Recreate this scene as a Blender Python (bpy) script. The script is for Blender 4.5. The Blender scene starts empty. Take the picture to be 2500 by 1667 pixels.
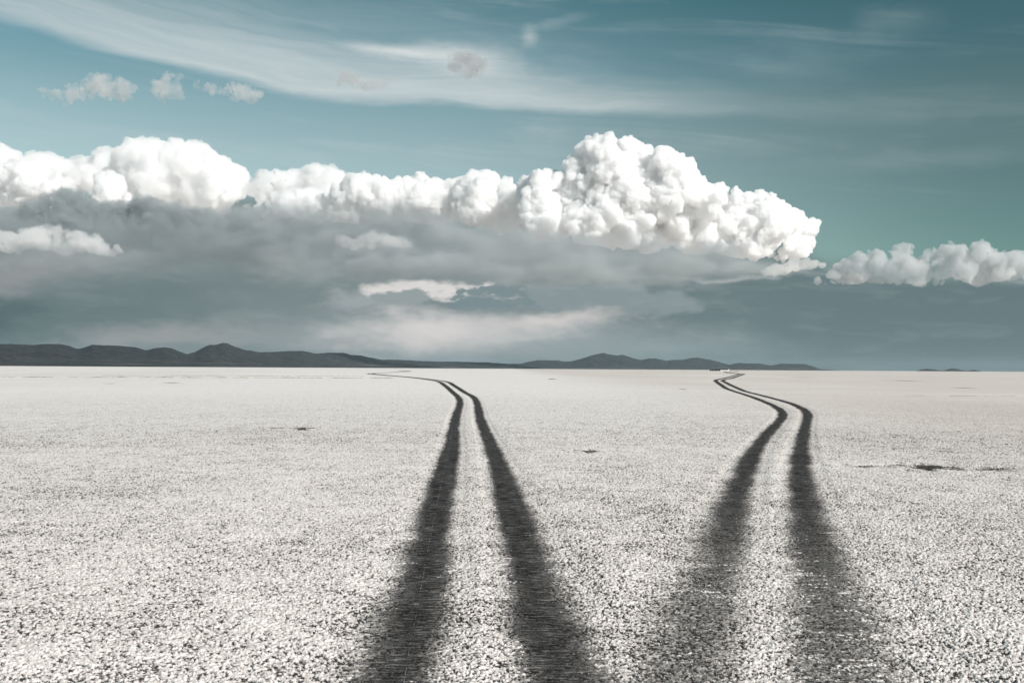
# Salt flat with two winding vehicle tracks under a cumulus bank.
import bpy, bmesh, math, numpy as np
from mathutils import Matrix, Vector

S = bpy.context.scene
C = S.collection
PI = math.pi

# ------------------------------------------------------------------ viewpoint
F = 2430.0                       # focal length in photo pixels (35 mm lens, 2500 px wide)
H = 3.4                          # eye height: standing on a vehicle roof
P = math.atan(66 / F)
RHO = 0.006
FW = np.array([0, math.cos(P), math.sin(P)])
R0 = np.array([1., 0, 0]); U0 = np.array([0, -math.sin(P), math.cos(P)])
RT = math.cos(RHO) * R0 + math.sin(RHO) * U0
UP = -math.sin(RHO) * R0 + math.cos(RHO) * U0
CAM = np.array([0, 0, H])

def ray(x, y):
    x = np.asarray(x, float); y = np.asarray(y, float)
    return (x - 1250)[..., None] * RT + (833.5 - y)[..., None] * UP + F * FW
def at(x, y, Y):                 # surveyed bearing -> point at depth Y
    d = ray(x, y)
    return CAM + d * (np.asarray(Y) / d[..., 1])[..., None]
def on_ground(x, y):             # surveyed bearing -> point on the flat
    d = ray(x, y)
    return CAM + d * (-H / d[..., 2])[..., None]
def azel(x, y):                  # bearing and elevation, radians
    d = ray(x, y); n = np.linalg.norm(d, axis=-1)
    return np.arctan2(d[..., 0], d[..., 1]), np.arcsin(d[..., 2] / n)

# ------------------------------------------------------------------ helpers
def hsh(ix, iy, iz, seed):
    h = (ix.astype(np.uint32) * np.uint32(374761393) + iy.astype(np.uint32) * np.uint32(668265263)
         + iz.astype(np.uint32) * np.uint32(2246822519) + np.uint32(seed * 3266489917 & 0xffffffff))
    h = (h ^ (h >> np.uint32(13))) * np.uint32(1274126177)
    h ^= h >> np.uint32(16); h *= np.uint32(2654435761); h ^= h >> np.uint32(15)
    return h.astype(np.float32) / np.float32(4294967295.0)
def fade(f): return f * f * f * (f * (f * 6 - 15) + 10)
def noise3(p, seed=0):
    i = np.floor(p).astype(np.int64); f = fade((p - i).astype(np.float32)); out = 0
    for a in (0, 1):
        wa = f[:, 0] if a else 1 - f[:, 0]
        for b in (0, 1):
            wb = wa * (f[:, 1] if b else 1 - f[:, 1])
            for c in (0, 1):
                wc = wb * (f[:, 2] if c else 1 - f[:, 2])
                out = out + wc * hsh(i[:, 0] + a, i[:, 1] + b, i[:, 2] + c, seed)
    return out * 2 - 1
def noise2(x, y, seed=0):
    ix = np.floor(x).astype(np.int64); iy = np.floor(y).astype(np.int64)
    fx = fade((x - ix).astype(np.float32)); fy = fade((y - iy).astype(np.float32)); z = np.zeros_like(ix)
    a = hsh(ix, iy, z, seed); b = hsh(ix + 1, iy, z, seed); c = hsh(ix, iy + 1, z, seed); d = hsh(ix + 1, iy + 1, z, seed)
    return ((a * (1 - fx) + b * fx) * (1 - fy) + (c * (1 - fx) + d * fx) * fy) * 2 - 1
def sstep(a, b, x):
    t = np.clip((x - a) / (b - a), 0, 1); return t * t * (3 - 2 * t)

def mesh_np(name, v, f, smooth=True):
    me = bpy.data.meshes.new(name); n = f.shape[1]
    me.vertices.add(len(v)); me.vertices.foreach_set('co', np.ascontiguousarray(v, np.float32).ravel())
    me.loops.add(f.size); me.loops.foreach_set('vertex_index', np.ascontiguousarray(f, np.int32).ravel())
    me.polygons.add(len(f)); me.polygons.foreach_set('loop_start', np.arange(0, f.size, n, dtype=np.int32))
    me.polygons.foreach_set('use_smooth', np.full(len(f), smooth)); me.update(calc_edges=True)
    return me
def attr(me, name, vals):
    a = me.attributes.new(name, 'FLOAT', 'POINT'); a.data.foreach_set('value', np.ascontiguousarray(vals, np.float32))
def grid_faces(nr, nc):
    i = np.arange(nr - 1)[:, None] * nc + np.arange(nc - 1)[None, :]
    return np.stack([i, i + 1, i + nc + 1, i + nc], -1).reshape(-1, 4)
def link(name, me, mat=None, parent=None, loc=None):
    o = bpy.data.objects.new(name, me); C.objects.link(o)
    if mat:
        me.materials.clear(); me.materials.append(mat)
    if parent: o.parent = parent
    if loc is not None: o.location = loc
    return o
def tag(o, label=None, cat=None, group=None, kind=None):
    if label: o['label'] = label
    if cat: o['category'] = cat
    if group: o['group'] = group
    if kind: o['kind'] = kind
    return o
def empty(name, loc):
    o = bpy.data.objects.new(name, None); C.objects.link(o); o.location = loc; return o

# ------------------------------------------------------------------ node helper
class N:
    def __init__(s, nt): s.nt = nt
    def node(s, t, **kw):
        n = s.nt.nodes.new(t)
        for k, v in kw.items(): setattr(n, k, v)
        return n
    def put(s, sock, v):
        if isinstance(v, bpy.types.NodeSocket): s.nt.links.new(v, sock)
        elif isinstance(v, (tuple, list)):
            sock.default_value = tuple(v) if len(v) == len(sock.default_value) else tuple(v) + (1,)
        else: sock.default_value = v
    def m(s, op, a, b=0.0, c=0.0, clamp=False):
        n = s.node('ShaderNodeMath', operation=op, use_clamp=clamp)
        for i, v in enumerate((a, b, c)): s.put(n.inputs[i], v)
        return n.outputs[0]
    def step(s, a, b, x):
        n = s.node('ShaderNodeMapRange', interpolation_type='SMOOTHSTEP')
        s.put(n.inputs[0], x); s.put(n.inputs[1], a); s.put(n.inputs[2], b); return n.outputs[0]
    def mix(s, f, a, b, mode='MIX'):
        n = s.node('ShaderNodeMix', data_type='RGBA', blend_type=mode)
        s.put(n.inputs[0], f); s.put(n.inputs[6], a); s.put(n.inputs[7], b); return n.outputs[2]
    def xyz(s, x, y, z=0.0):
        n = s.node('ShaderNodeCombineXYZ')
        for i, v in enumerate((x, y, z)): s.put(n.inputs[i], v)
        return n.outputs[0]
    def noise(s, vec, scale, detail=3.0, rough=.5, dist=0.0):
        n = s.node('ShaderNodeTexNoise'); s.put(n.inputs['Vector'], vec); n.inputs['Scale'].default_value = scale
        n.inputs['Detail'].default_value = detail; n.inputs['Roughness'].default_value = rough
        n.inputs['Distortion'].default_value = dist; return n.outputs[0]
    def attr(s, name):
        n = s.node('ShaderNodeAttribute', attribute_name=name); return n.outputs['Fac']
    def ramp(s, x, pts):
        n = s.node('ShaderNodeValToRGB'); s.put(n.inputs[0], x); e = n.color_ramp.elements
        while len(e) < len(pts): e.new(.5)
        for k, (p, c) in enumerate(pts): e[k].position = p; e[k].color = tuple(c) + (1,) if len(c) == 3 else c
        return n.outputs[0]
    def curve(s, x, pts):                # piecewise smooth scalar function through pts, inputs and outputs in 0..1
        n = s.node('ShaderNodeFloatCurve'); s.put(n.inputs['Value'], x); c = n.mapping.curves[0]
        while len(c.points) < len(pts): c.points.new(.5, .5)
        for k, (px, py) in enumerate(pts): c.points[k].location = (px, py); c.points[k].handle_type = 'AUTO_CLAMPED'
        n.mapping.update(); return n.outputs[0]
def material(name):
    m = bpy.data.materials.new(name); m.use_nodes = True; nt = m.node_tree; nt.nodes.clear()
    out = nt.nodes.new('ShaderNodeOutputMaterial'); return m, N(nt), out
def principled(n, out, col, rough=.8, bump=None, spec=.3):
    b = n.node('ShaderNodeBsdfPrincipled'); n.put(b.inputs['Base Color'], col); n.put(b.inputs['Roughness'], rough)
    b.inputs['Specular IOR Level'].default_value = spec
    if bump is not None:
        bn = n.node('ShaderNodeBump'); bn.inputs['Strength'].default_value = bump[1]; bn.inputs['Distance'].default_value = bump[2]
        n.put(bn.inputs['Height'], bump[0]); n.nt.links.new(bn.outputs[0], b.inputs['Normal'])
    n.nt.links.new(b.outputs[0], out.inputs['Surface']); return b
def plain(name, col, rough=.85, scale=3., vary=.25):
    m, n, out = material(name); t = n.node('ShaderNodeTexCoord').outputs['Object']
    f = n.noise(t, scale, 4)
    c = n.mix(n.step(.3, .7, f), tuple(v * (1 - vary) for v in col), tuple(min(1, v * (1 + vary)) for v in col))
    principled(n, out, c, rough, (f, .3, .02)); return m

# ------------------------------------------------------------------ track layout (bearings of each rut)
LEFT_A = [(955,1760),(976,1667),(1015,1522),(1047,1404),(1062,1286),(1085,1168),(1103,1089),(1107,1050),(1112,1024.6),(1116,1007.6),(1122,990.5),(1123,978.6),(1118,968.4),(1104.5,956.5),(1095,948),(1084,939.5),(1076,933.8),(1066,930.4),(1045.6,927),(1020,923.6),(994.6,920.9),(969,918.8),(943.5,916.8),(918,914.6),(905,913.3),(899,912.4),(903,911.6),(918,911),(952,909.3),(977.6,907.8),(993,907.0),(998,906.6),(992,906.1),(982,905.4),(974,904.8)]
LEFT_B = [(1396,1760),(1370,1667),(1318,1522),(1290,1404),(1259,1286),(1227,1168),(1200,1089),(1184,1050),(1174,1024.6),(1170,1007.6),(1167,990.5),(1163,978.6),(1155,968.4),(1133,956.5),(1120,948),(1106,939.5),(1099,934.6),(1086,930.8),(1068,928.1),(1045.6,925.2),(1022,922.6),(1000,920.4),(975,918.3),(950,916.3),(930,914.5),(917,913.2),(911,912.3),(914,911.4),(925,910.6),(957,908.8),(982,907.2),(1000,906.4),(1003,906.1),(996,905.6),(986,905),(978,904.5)]
RIGHT_A = [(1655,1760),(1690,1667),(1712,1550),(1748,1418),(1773,1331),(1792,1243),(1804,1199),(1820,1155),(1836,1111),(1865,1067.6),(1902,1028),(1911,1013),(1906,1001),(1891,991),(1872,982.4),(1841,970.5),(1815,962),(1792,955),(1773,948),(1761,940),(1750,932.4),(1747,929.2),(1753,926.4),(1769,923),(1783,919.5),(1794.6,916.3),(1803,914.2),(1805,913.2),(1796,912),(1786,911),(1774,909.8),(1767,908.8),(1770,908.1),(1782,907.4),(1796,906.7),(1799,906.2),(1786,905.6),(1772,905)]
RIGHT_B = [(2055,1760),(2045,1667),(2035,1593),(2024,1506),(2003,1418),(1981,1331),(1965,1243),(1958,1199),(1953,1155),(1954,1111),(1960,1067.6),(1970,1026),(1972,1013),(1965,1001),(1947,991),(1925,982.4),(1881,970.5),(1847,962),(1819,955),(1802,948),(1784,940),(1770.5,933),(1764,929.6),(1771,926.4),(1785,923.8),(1798,919.5),(1809,916),(1815,914.2),(1815.5,913.2),(1806,912),(1794,911),(1781,909.8),(1773,909),(1774,908.3),(1786,907.5),(1799,906.8),(1803,906.2),(1790,905.6),(1776,905)]
def spline(pts, per=24):
    p = np.array(pts, float); q = np.vstack([2 * p[0] - p[1], p, 2 * p[-1] - p[-2]]); out = []
    t = np.linspace(0, 1, per, endpoint=False)[:, None]
    for i in range(1, len(q) - 2):
        a, b, c, d = q[i - 1], q[i], q[i + 1], q[i + 2]
        out.append(.5 * (2 * b + (c - a) * t + (2 * a - 5 * b + 4 * c - d) * t ** 2 + (3 * b - a - 3 * c + d) * t ** 3))
    return np.vstack(out + [p[-1:]])
class Rut:
    def __init__(s, pts, width, strength):
        img = spline(pts); s.w = on_ground(img[:, 0], img[:, 1])[:, :2]
        k = int(np.argmax(s.w[:, 1] > 250)); s.k = k                # monotonic in Y up to here
        o = np.argsort(s.w[:k, 1]); s.cy = s.w[:k, 1][o]; s.cx = s.w[:k, 0][o]
        s.width, s.strength = width, strength                      # functions of distance
    def centre(s, Y): return np.interp(Y, s.cy, s.cx)
    def slope(s, Y): return (s.centre(Y + .5) - s.centre(Y - .5))
def lin(pairs):
    xs, ys = zip(*pairs); return lambda d: np.interp(d, xs, ys)
WL = lin([(9, .45), (14, .42), (22, .35), (40, .33), (60, .30), (100, .34), (160, .42), (400, .75), (900, 1.2)])
WR = lin([(9, .64), (14, .57), (20, .46), (30, .37), (45, .36), (60, .32), (100, .36), (160, .42), (400, .75), (900, 1.2)])
RUTS = [Rut(LEFT_A, WL, lin([(9, .60), (14, .66), (24, .83), (40, 1)])), Rut(LEFT_B, WL, lin([(9, .60), (14, .66), (24, .83), (40, 1)])),
        Rut(RIGHT_A, WR, lin([(9, .36), (16, .43), (22, .56), (36, .80), (55, .86), (75, .97), (100, 1)])),
        Rut(RIGHT_B, WR, lin([(9, .38), (16, .45), (22, .58), (36, .82), (55, .88), (75, .98), (100, 1)]))]

# dark wet holes where the crust has broken: x, y, half width, half height (bearings)
HOLES = [(2262, 1139.5, 105, 10), (2430, 1144, 120, 6), (2110, 1137, 95, 5), (752, 1045, 52, 4.5), (1432, 1100.5, 60, 4), (672, 1043.5, 36, 2), (2205, 929.3, 36, 1.6),
         (2350, 947, 30, 1.5), (1957, 921.3, 9, .9), (1668, 950.2, 9, .9), (1347, 925.3, 14, .8), (420, 934.5, 26, .9), (268, 936.5, 11, .7)]
HW = []
for x, y, a, b in HOLES:
    c = on_ground(x, y); l = on_ground(x - a, y); t = on_ground(x, y - b); u = on_ground(x, y + b)
    HW.append((c[0], c[1], abs(c[0] - l[0]), (t[1] - u[1]) / 2))

def rut_mask(x, y):
    """pressed: 0..1 how far the crust is crushed; q: distance from the nearest rut in rut half-widths (near zone)"""
    p = np.zeros(len(x), np.float32); qq = np.full(len(x), 9., np.float32)
    for k, r in enumerate(RUTS):
        d = np.hypot(x, y); c = r.centre(y); sl = r.slope(y)
        q = skew((x - c) / np.sqrt(1 + sl * sl) / r.width(d), k, d)
        on = y > 6
        p = np.maximum(p, profile(q) * r.strength(d) * on); qq = np.minimum(qq, np.where(on, q, 9))
    return p, qq
def skew(a, k, d):               # the smear is wider on the outer flank of each rut
    out = np.where((a < 0) == (k % 2 == 0), 1.0 + .45 * np.clip((45 - d) / 30, 0, 1), 1.0)
    return np.abs(a) / out
def profile(q): return np.exp(-(q / 1.02) ** 2.6)
def hole_mask(x, y):
    m = np.zeros(len(x), np.float32)
    for k, (cx, cy, a, b) in enumerate(HW):
        near = np.abs(x - cx) < a * 1.7
        q = np.hypot((x[near] - cx) / a, (y[near] - cy) / b)
        q = q + .8 * noise2(x[near] / .4, y[near] / .7, 40 + k)
        m[near] = np.maximum(m[near], 1 - sstep(.35, 1.15, q))
    return m
def crust(x, y):
    """height of the lumpy salt crust (m) and how dark its hollows are coloured, for mud and shade (0..1)"""
    big = noise2(x / 1.7, y / 1.7, 11); mid = noise2(x / .42, y / .42, 12)
    wx = x + .015 * noise2(x / .07, y / .07, 21); wy = y + .015 * noise2(x / .07, y / .07, 22)
    l1 = noise2(wx / .033, wy / .036, 13); l2 = noise2(wx / .019, wy / .020, 14); l3 = noise2(x / .011, y / .012, 15)
    h = .018 * l1 + .012 * l2 + .006 * l3 + .008 * mid + .008 * big
    low = -(l1 * .58 + l2 * .50 + l3 * .25 + mid * .12 + big * .08)
    return h, low

# ------------------------------------------------------------------ ground
def build_ground():
    half = math.radians(52); core = np.linspace(-math.radians(30), math.radians(30), 1370); side = np.linspace(math.radians(30), half, 170)[1:]
    az = np.concatenate([-side[::-1], core, side]); NC = len(az)
    rows = [7.2]
    while rows[-1] < 45: rows.append(rows[-1] * 1.0015)
    while rows[-1] < 200: rows.append(rows[-1] * 1.0026)
    while rows[-1] < 62000: rows.append(rows[-1] * 1.045)
    r = np.array(rows); nr = len(r)
    X = (r[:, None] * np.sin(az)[None]).ravel(); Y = (r[:, None] * np.cos(az)[None]).ravel(); RR = np.repeat(r, NC)
    jit = np.clip(np.random.default_rng(3).normal(0, .33, len(X)), -.8, .8) * .0015 * RR * (RR < 190) * (RR > 7.3)
    X += jit * X / RR; Y += jit * Y / RR
    z = np.zeros(len(X), np.float32); pit = np.zeros(len(X), np.float32)
    n = RR < 200
    h, low = crust(X[n], Y[n])
    m, q = rut_mask(X[n], Y[n]); hm = hole_mask(X[n], Y[n])
    fo = 1 - sstep(60, 198, RR[n]); edge = 1 - sstep(.94, 1, np.abs(np.tile(az, nr)[n]) / half); inner = sstep(7.2, 7.8, RR[n])
    z[n] = (h * (1 - .88 * m) - .030 * sstep(2.3, 1.5, q) - .014 * m - .045 * hm) * fo * edge * inner
    dens = .07 * noise2(X[n] / 6, Y[n] / 9, 31) + .07 * noise2(X[n] / 23, Y[n] / 40, 32)
    pf = 1 - sstep(18, 185, RR[n]) ** .9; pit[:] = -.55; pit[n] = (low + dens) * pf - .55 * (1 - pf)
    v = np.stack([X, Y, z], 1); f = grid_faces(nr, NC)
    # the rest of the full circle and the patch underfoot, coarse
    az2 = np.linspace(half, 2 * PI - half, 90); r2 = np.geomspace(7.2, r[-1], 60)
    v2 = np.stack([(r2[:, None] * np.sin(az2)).ravel(), (r2[:, None] * np.cos(az2)).ravel(), np.zeros(60 * 90)], 1)
    f2 = grid_faces(60, 90) + len(v)
    az3 = np.linspace(0, 2 * PI, 91); r3 = np.array([.01, 3, 7.2])
    v3 = np.stack([(r3[:, None] * np.sin(az3)).ravel(), (r3[:, None] * np.cos(az3)).ravel(), np.zeros(3 * 91)], 1)
    f3 = grid_faces(3, 91) + len(v) + len(v2)
    me = mesh_np('ground', np.vstack([v, v2, v3]), np.vstack([f, f2, f3])[:, ::-1])
    attr(me, 'pit', np.concatenate([pit, np.full(len(v2) + len(v3), -.35)]))
    mt, nd, out = material('salt_crust')
    pos = nd.node('ShaderNodeTexCoord').outputs['Object']
    sp = nd.node('ShaderNodeSeparateXYZ'); nd.put(sp.inputs[0], pos); x, y = sp.outputs[0], sp.outputs[1]
    p = nd.attr('pit')
    fine = nd.noise(pos, 80, 2, .6)
    white = nd.mix(nd.noise(pos, .05, 4), (.905, .85, .815), (.945, .892, .857))
    # tan stain of wind-blown dust, east side of the flat and in streaks far out
    st = nd.noise(pos, .012, 4, .6)
    patch = nd.m('MULTIPLY', nd.step(4, 46, x), nd.step(.22, .55, st))
    white = nd.mix(nd.m('MULTIPLY', patch, .6), white, (.66, .575, .51))
    far = nd.noise(nd.xyz(nd.m('MULTIPLY', x, .0045), nd.m('MULTIPLY', y, .0011)), 1.0, 5, .65)
    white = nd.mix(nd.m('MULTIPLY', nd.step(.50, .66, far), .32), white, (.62, .545, .48))
    far2 = nd.noise(nd.xyz(nd.m('MULTIPLY', x, .018), nd.m('MULTIPLY', y, .010)), 1.0, 5, .7)
    white = nd.mix(nd.m('MULTIPLY', nd.m('MULTIPLY', nd.step(.56, .70, far2), .42), nd.step(150, 400, y)), white, (.42, .36, .32))
    k = nd.m('ADD', p, nd.m('MULTIPLY', nd.m('SUBTRACT', fine, .5), .75))
    grime = nd.step(-.55, .12, k)
    col = nd.mix(nd.m('MULTIPLY', grime, .85), white, nd.mix(1.0, white, (.72, .70, .685), 'MULTIPLY'))
    # dark flecks drawn out along the view line, fading in with distance
    fl1 = nd.noise(nd.xyz(nd.m('MULTIPLY', x, 6.5), nd.m('MULTIPLY', y, .55)), 1.0, 3, .7)
    fl2 = nd.noise(nd.xyz(nd.m('MULTIPLY', x, 2.1), nd.m('MULTIPLY', y, .12)), 1.0, 3, .7)
    fleck = nd.m('MAXIMUM', nd.m('MULTIPLY', nd.step(.54, .68, fl1), .46), nd.m('MULTIPLY', nd.step(.56, .70, fl2), .32))
    col = nd.mix(nd.m('MULTIPLY', fleck, nd.step(25, 70, y)), col, (.22, .20, .18))
    dirt_shade = nd.m('MULTIPLY', nd.step(.02, .34, k), .97)  # hollows coloured dark for bare mud and painted-in shade together
    mud_shade = nd.mix(nd.noise(pos, 9, 2), (.016, .014, .013), (.055, .050, .046))
    col = nd.mix(dirt_shade, col, mud_shade)
    principled(nd, out, col, .72, (nd.noise(pos, 55, 3, .6), .5, .012), .25)
    o = link('ground', me, mt); tag(o, kind='structure')
build_ground()

# ------------------------------------------------------------------ tracks
def track_material():
    m, n, out = material('rut_mud')
    p = n.attr('press'); u = n.attr('u'); v = n.attr('v')
    streak = n.noise(n.xyz(n.m('MULTIPLY', u, 3.0), n.m('MULTIPLY', v, 18)), 1.0, 4, .65)
    broad = n.noise(n.xyz(n.m('MULTIPLY', u, 2.2), n.m('MULTIPLY', v, .9)), 1.0, 3, .5)
    grain = n.noise(n.xyz(u, v), 30, 3, .65)
    speck = n.noise(n.xyz(n.m('MULTIPLY', u, 1.0), n.m('MULTIPLY', v, 1.3)), 14, 3, .7)
    col = n.mix(n.step(.35, .75, n.m('ADD', n.m('MULTIPLY', broad, .6), n.m('MULTIPLY', streak, .4))), (.014, .013, .012), (.074, .070, .067))
    salt = n.step(.50, .70, n.m('ADD', streak, n.m('MULTIPLY', n.m('SUBTRACT', grain, .5), .45)))
    col = n.mix(n.m('MULTIPLY', salt, .40), col, (.50, .48, .46))
    b = n.node('ShaderNodeBsdfPrincipled'); n.put(b.inputs['Base Color'], col); b.inputs['Roughness'].default_value = .8
    b.inputs['Specular IOR Level'].default_value = .1
    g = n.m('ADD', n.m('MULTIPLY', n.m('SUBTRACT', streak, .5), 1.6), n.m('MULTIPLY', n.m('SUBTRACT', n.m('ADD', n.m('MULTIPLY', grain, .5), n.m('MULTIPLY', speck, .5)), .5), 2.2))
    a = n.step(.02, .92, n.m('ADD', n.m('MULTIPLY', p, 1.12), n.m('MULTIPLY', g, n.m('SUBTRACT', 1.0, n.m('MULTIPLY', p, .45)))))
    a = n.m('MULTIPLY', a, n.step(.0, .22, p))
    n.put(b.inputs['Alpha'], n.m('MULTIPLY', a, .97))
    n.nt.links.new(b.outputs[0], out.inputs['Surface']); return m
RUTMAT = track_material()
def build_rut(rut, parent, seed, k):
    # near part: rows of constant Y; far part: follows the bends
    ys = [7.6]
    while ys[-1] < 249: ys.append(ys[-1] * 1.0023)
    ys = np.array(ys); cx = rut.centre(ys); sl = rut.slope(ys)
    w0 = np.stack([cx, ys], 1); t0 = np.stack([sl, np.ones_like(sl)], 1)
    w1 = rut.w[rut.k:]; w1 = w1[np.concatenate([[True], np.hypot(*np.diff(w1, axis=0).T) > .4])]
    w = np.vstack([w0, w1]); t = np.gradient(w, axis=0); t[:len(t0)] = t0
    t[1:-1] = (t[2:] + t[:-2] + t[1:-1]) / 3
    t /= np.linalg.norm(t, axis=1)[:, None]; nrm = np.stack([t[:, 1], -t[:, 0]], 1)
    d = np.hypot(w[:, 0], w[:, 1]); hw = rut.width(d) * 2.4
    A = np.linspace(-1, 1, 31)
    X = w[:, 0:1] + nrm[:, 0:1] * hw[:, None] * A; Y = w[:, 1:2] + nrm[:, 1:2] * hw[:, None] * A
    Dd = np.repeat(d, 31)
    lump = noise2(X.ravel() / .35, Y.ravel() / .09, seed) * .010 + noise2(X.ravel() / .1, Y.ravel() / .05, seed + 1) * .007
    z = -.020 + lump * (1 - sstep(60, 200, Dd)) + sstep(90, 195, Dd) * .05 + np.maximum(Dd - 200, 0) * 6e-5
    arc = np.concatenate([[0], np.cumsum(np.hypot(*np.diff(w, axis=0).T))])
    me = mesh_np('wheel_rut', np.stack([X.ravel(), Y.ravel(), z], 1), grid_faces(len(w), 31))
    a = np.tile(A * 2.4, len(w)); wob = .16 * noise2(Y.ravel() * .45 + X.ravel() * .2, a * .3, seed + 9) + .10 * noise2(Y.ravel() * 1.6, a * .3, seed + 10)
    q = skew(a, k, Dd) + wob * sstep(300, 60, Dd)
    pr = profile(np.maximum(q, 0)) * np.repeat(rut.strength(d), 31)
    pr[np.tile(np.abs(A) > .99, len(w))] = 0
    attr(me, 'press', pr)
    attr(me, 'u', (A[None] * hw[:, None]).ravel()); attr(me, 'v', np.repeat(arc, 31))
    link('wheel_rut', me, RUTMAT, parent)
for k, lab in enumerate(['dark vehicle track of two solid ruts running from the bottom centre to the horizon and bending left',
                         'fainter grainy vehicle track on the right, kinking left then right before the white lodge']):
    t = empty('vehicle_track', (0, 0, 0)); tag(t, lab, 'track', kind='structure')
    build_rut(RUTS[2 * k], t, 60 + 4 * k, 0); build_rut(RUTS[2 * k + 1], t, 62 + 4 * k, 1)
    if k == 0:
        # thin broken salt seam along the left rut
        img = spline([(985, 1667), (1002, 1560), (1016, 1490), (1033, 1400), (1052, 1300), (1075, 1190), (1095, 1100), (1101, 1065), (1104, 1035), (1105, 1022)], 40)
        w = on_ground(img[:, 0], img[:, 1]); rng = np.random.default_rng(8); vs = []; fs = []
        step = 0; pts = w[:, :2]; seg = np.hypot(*np.diff(pts, axis=0).T); arc = np.concatenate([[0], np.cumsum(seg)])
        sdist = 0
        while sdist < arc[-1] - .3:
            L = rng.uniform(.08, .35); wd = rng.uniform(.002, .0055) * (1 + sdist / 60); hh = wd * .5 - .006
            a = [np.interp(sdist, arc, pts[:, i]) for i in (0, 1)]; b = [np.interp(sdist + L, arc, pts[:, i]) for i in (0, 1)]
            n0 = len(vs)
            for q in (a, b): vs += [(q[0] - wd, q[1], -.022), (q[0], q[1], -.012 + hh), (q[0] + wd, q[1], -.022)]
            fs += [(n0, n0 + 1, n0 + 4, n0 + 3), (n0 + 1, n0 + 2, n0 + 5, n0 + 4)]
            sdist += L + rng.choice([.02, .05, .25])
        link('salt_seam', mesh_np('salt_seam', np.array(vs), np.array(fs)), plain('seam_salt', (.24, .23, .22), .7, 20), t)

# ------------------------------------------------------------------ broken wet holes in the crust
def hole_material():
    m, n, out = material('wet_brown_mud'); pos = n.node('ShaderNodeTexCoord').outputs['Object']
    q = n.attr('edge'); g = n.noise(pos, 9, 4, .65); g2 = n.noise(n.node('ShaderNodeTexCoord').outputs['Object'], 2.2, 3)
    col = n.mix(n.step(.35, .7, g2), (.014, .010, .009), (.15, .105, .085))
    b = n.node('ShaderNodeBsdfPrincipled'); n.put(b.inputs['Base Color'], col); b.inputs['Roughness'].default_value = .55
    b.inputs['Specular IOR Level'].default_value = .2
    g3 = n.noise(pos, 22, 3, .65)
    n.put(b.inputs['Alpha'], n.m('SUBTRACT', 1.0, n.step(.12, .80, n.m('ADD', q, n.m('MULTIPLY', n.m('SUBTRACT', n.m('ADD', n.m('ADD', g, g2), g3), 1.5), 1.5)))))
    n.nt.links.new(b.outputs[0], out.inputs['Surface']); return m
HM = hole_material()
HLAB = ['long dark brown broken hole in the crust right of the right-hand track', 'thin dark crack streak at the right edge beside the largest brown hole',
        'faint brown crack streak between the right-hand track and the largest brown hole', 'short reddish brown broken patch in the crust on the left of the flat',
        'short black crack in the crust between the two tracks', 'faint thin crack just left of the short reddish brown patch',
        'thin dark streak of wet crust far out near the right horizon', 'thin dark streak of wet crust at the right, nearer than the horizon streak',
        'tiny reddish dash of wet crust right of the far bend of the right track', 'tiny grey dash of wet crust left of the right-hand track',
        'tiny grey dash of wet crust midway between the two far tracks', 'thin grey dash on the far left flat, longer of the two', 'thin grey dash on the far left flat, shorter of the two']
for k, ((cx, cy, a, b), lab) in enumerate(zip(HW, HLAB)):
    nr, nc = 16, 48; th = np.linspace(0, 2 * PI, nc); rr = np.linspace(0.02, 1.25, nr)
    d = math.hypot(cx, cy); z0 = -.020 if d < 110 else .012 + d * 8e-5
    wob = 1 + .25 * noise2(np.cos(th) * 2 + k * 5, np.sin(th) * 2, 70)
    v = np.stack([(rr[:, None] * np.cos(th) * wob * a).ravel(), (rr[:, None] * np.sin(th) * wob * b).ravel(), np.zeros(nr * nc)], 1)
    v[:, 2] = .004 * noise2(v[:, 0] / .3, v[:, 1] / .3, 71) * (d < 200)
    me = mesh_np('crust_hole', v, grid_faces(nr, nc)); attr(me, 'edge', np.repeat(rr / 1.25, nc) + (.28 if k in (1, 2, 5, 6, 7) else 0))
    tag(link('crust_hole', me, HM, loc=(cx, cy, z0)), lab, 'hole', 'dark wet breaks in the salt crust')

# low ridges of dirty crust running across the flat
def ridge(pts, hgt, wid, lab, seed):
    img = spline(pts, 200); w = on_ground(img[:, 0], img[:, 1]); d = np.hypot(w[:, 0], w[:, 1])
    nA = 9; A = np.linspace(-1, 1, nA); n = len(w)
    hh = hgt * np.clip(.75 + .7 * noise2(w[:, 0] / 3.1, w[:, 1] * 0, seed) + .5 * noise2(w[:, 0] / .8, w[:, 1] * 0, seed + 1), .02, 1.4)
    X = np.repeat(w[:, 0], nA); Y = (w[:, 1:2] + A * wid).ravel(); Z = (hh[:, None] * (1 - A ** 2)).ravel() - .01
    me = mesh_np('crust_ridge', np.stack([X, Y, Z], 1), grid_faces(n, nA))
    tag(link('crust_ridge', me, RIDGE), lab, 'ridge')
RIDGE = plain('dirty_crust', (.34, .29, .235), .9, 1.2, .35)
ridge([(-250, 919.6), (0, 921), (300, 921.3), (600, 922.3), (800, 922.8), (960, 923.2)], .17, .9, 'long low tan ridge of dirty crust, nearer of two on the left flat', 81)
ridge([(250, 917.2), (450, 917.3), (650, 917.8), (780, 918.2), (890, 918.0)], .10, .8, 'short thin tan ridge of dirty crust, farther of two on the left flat', 83)
ridge([(2190, 965.5), (2300, 966), (2400, 966.5), (2700, 967)], .05, .5, 'low dirty ridge of crust crossing the right side of the flat', 85)

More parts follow.
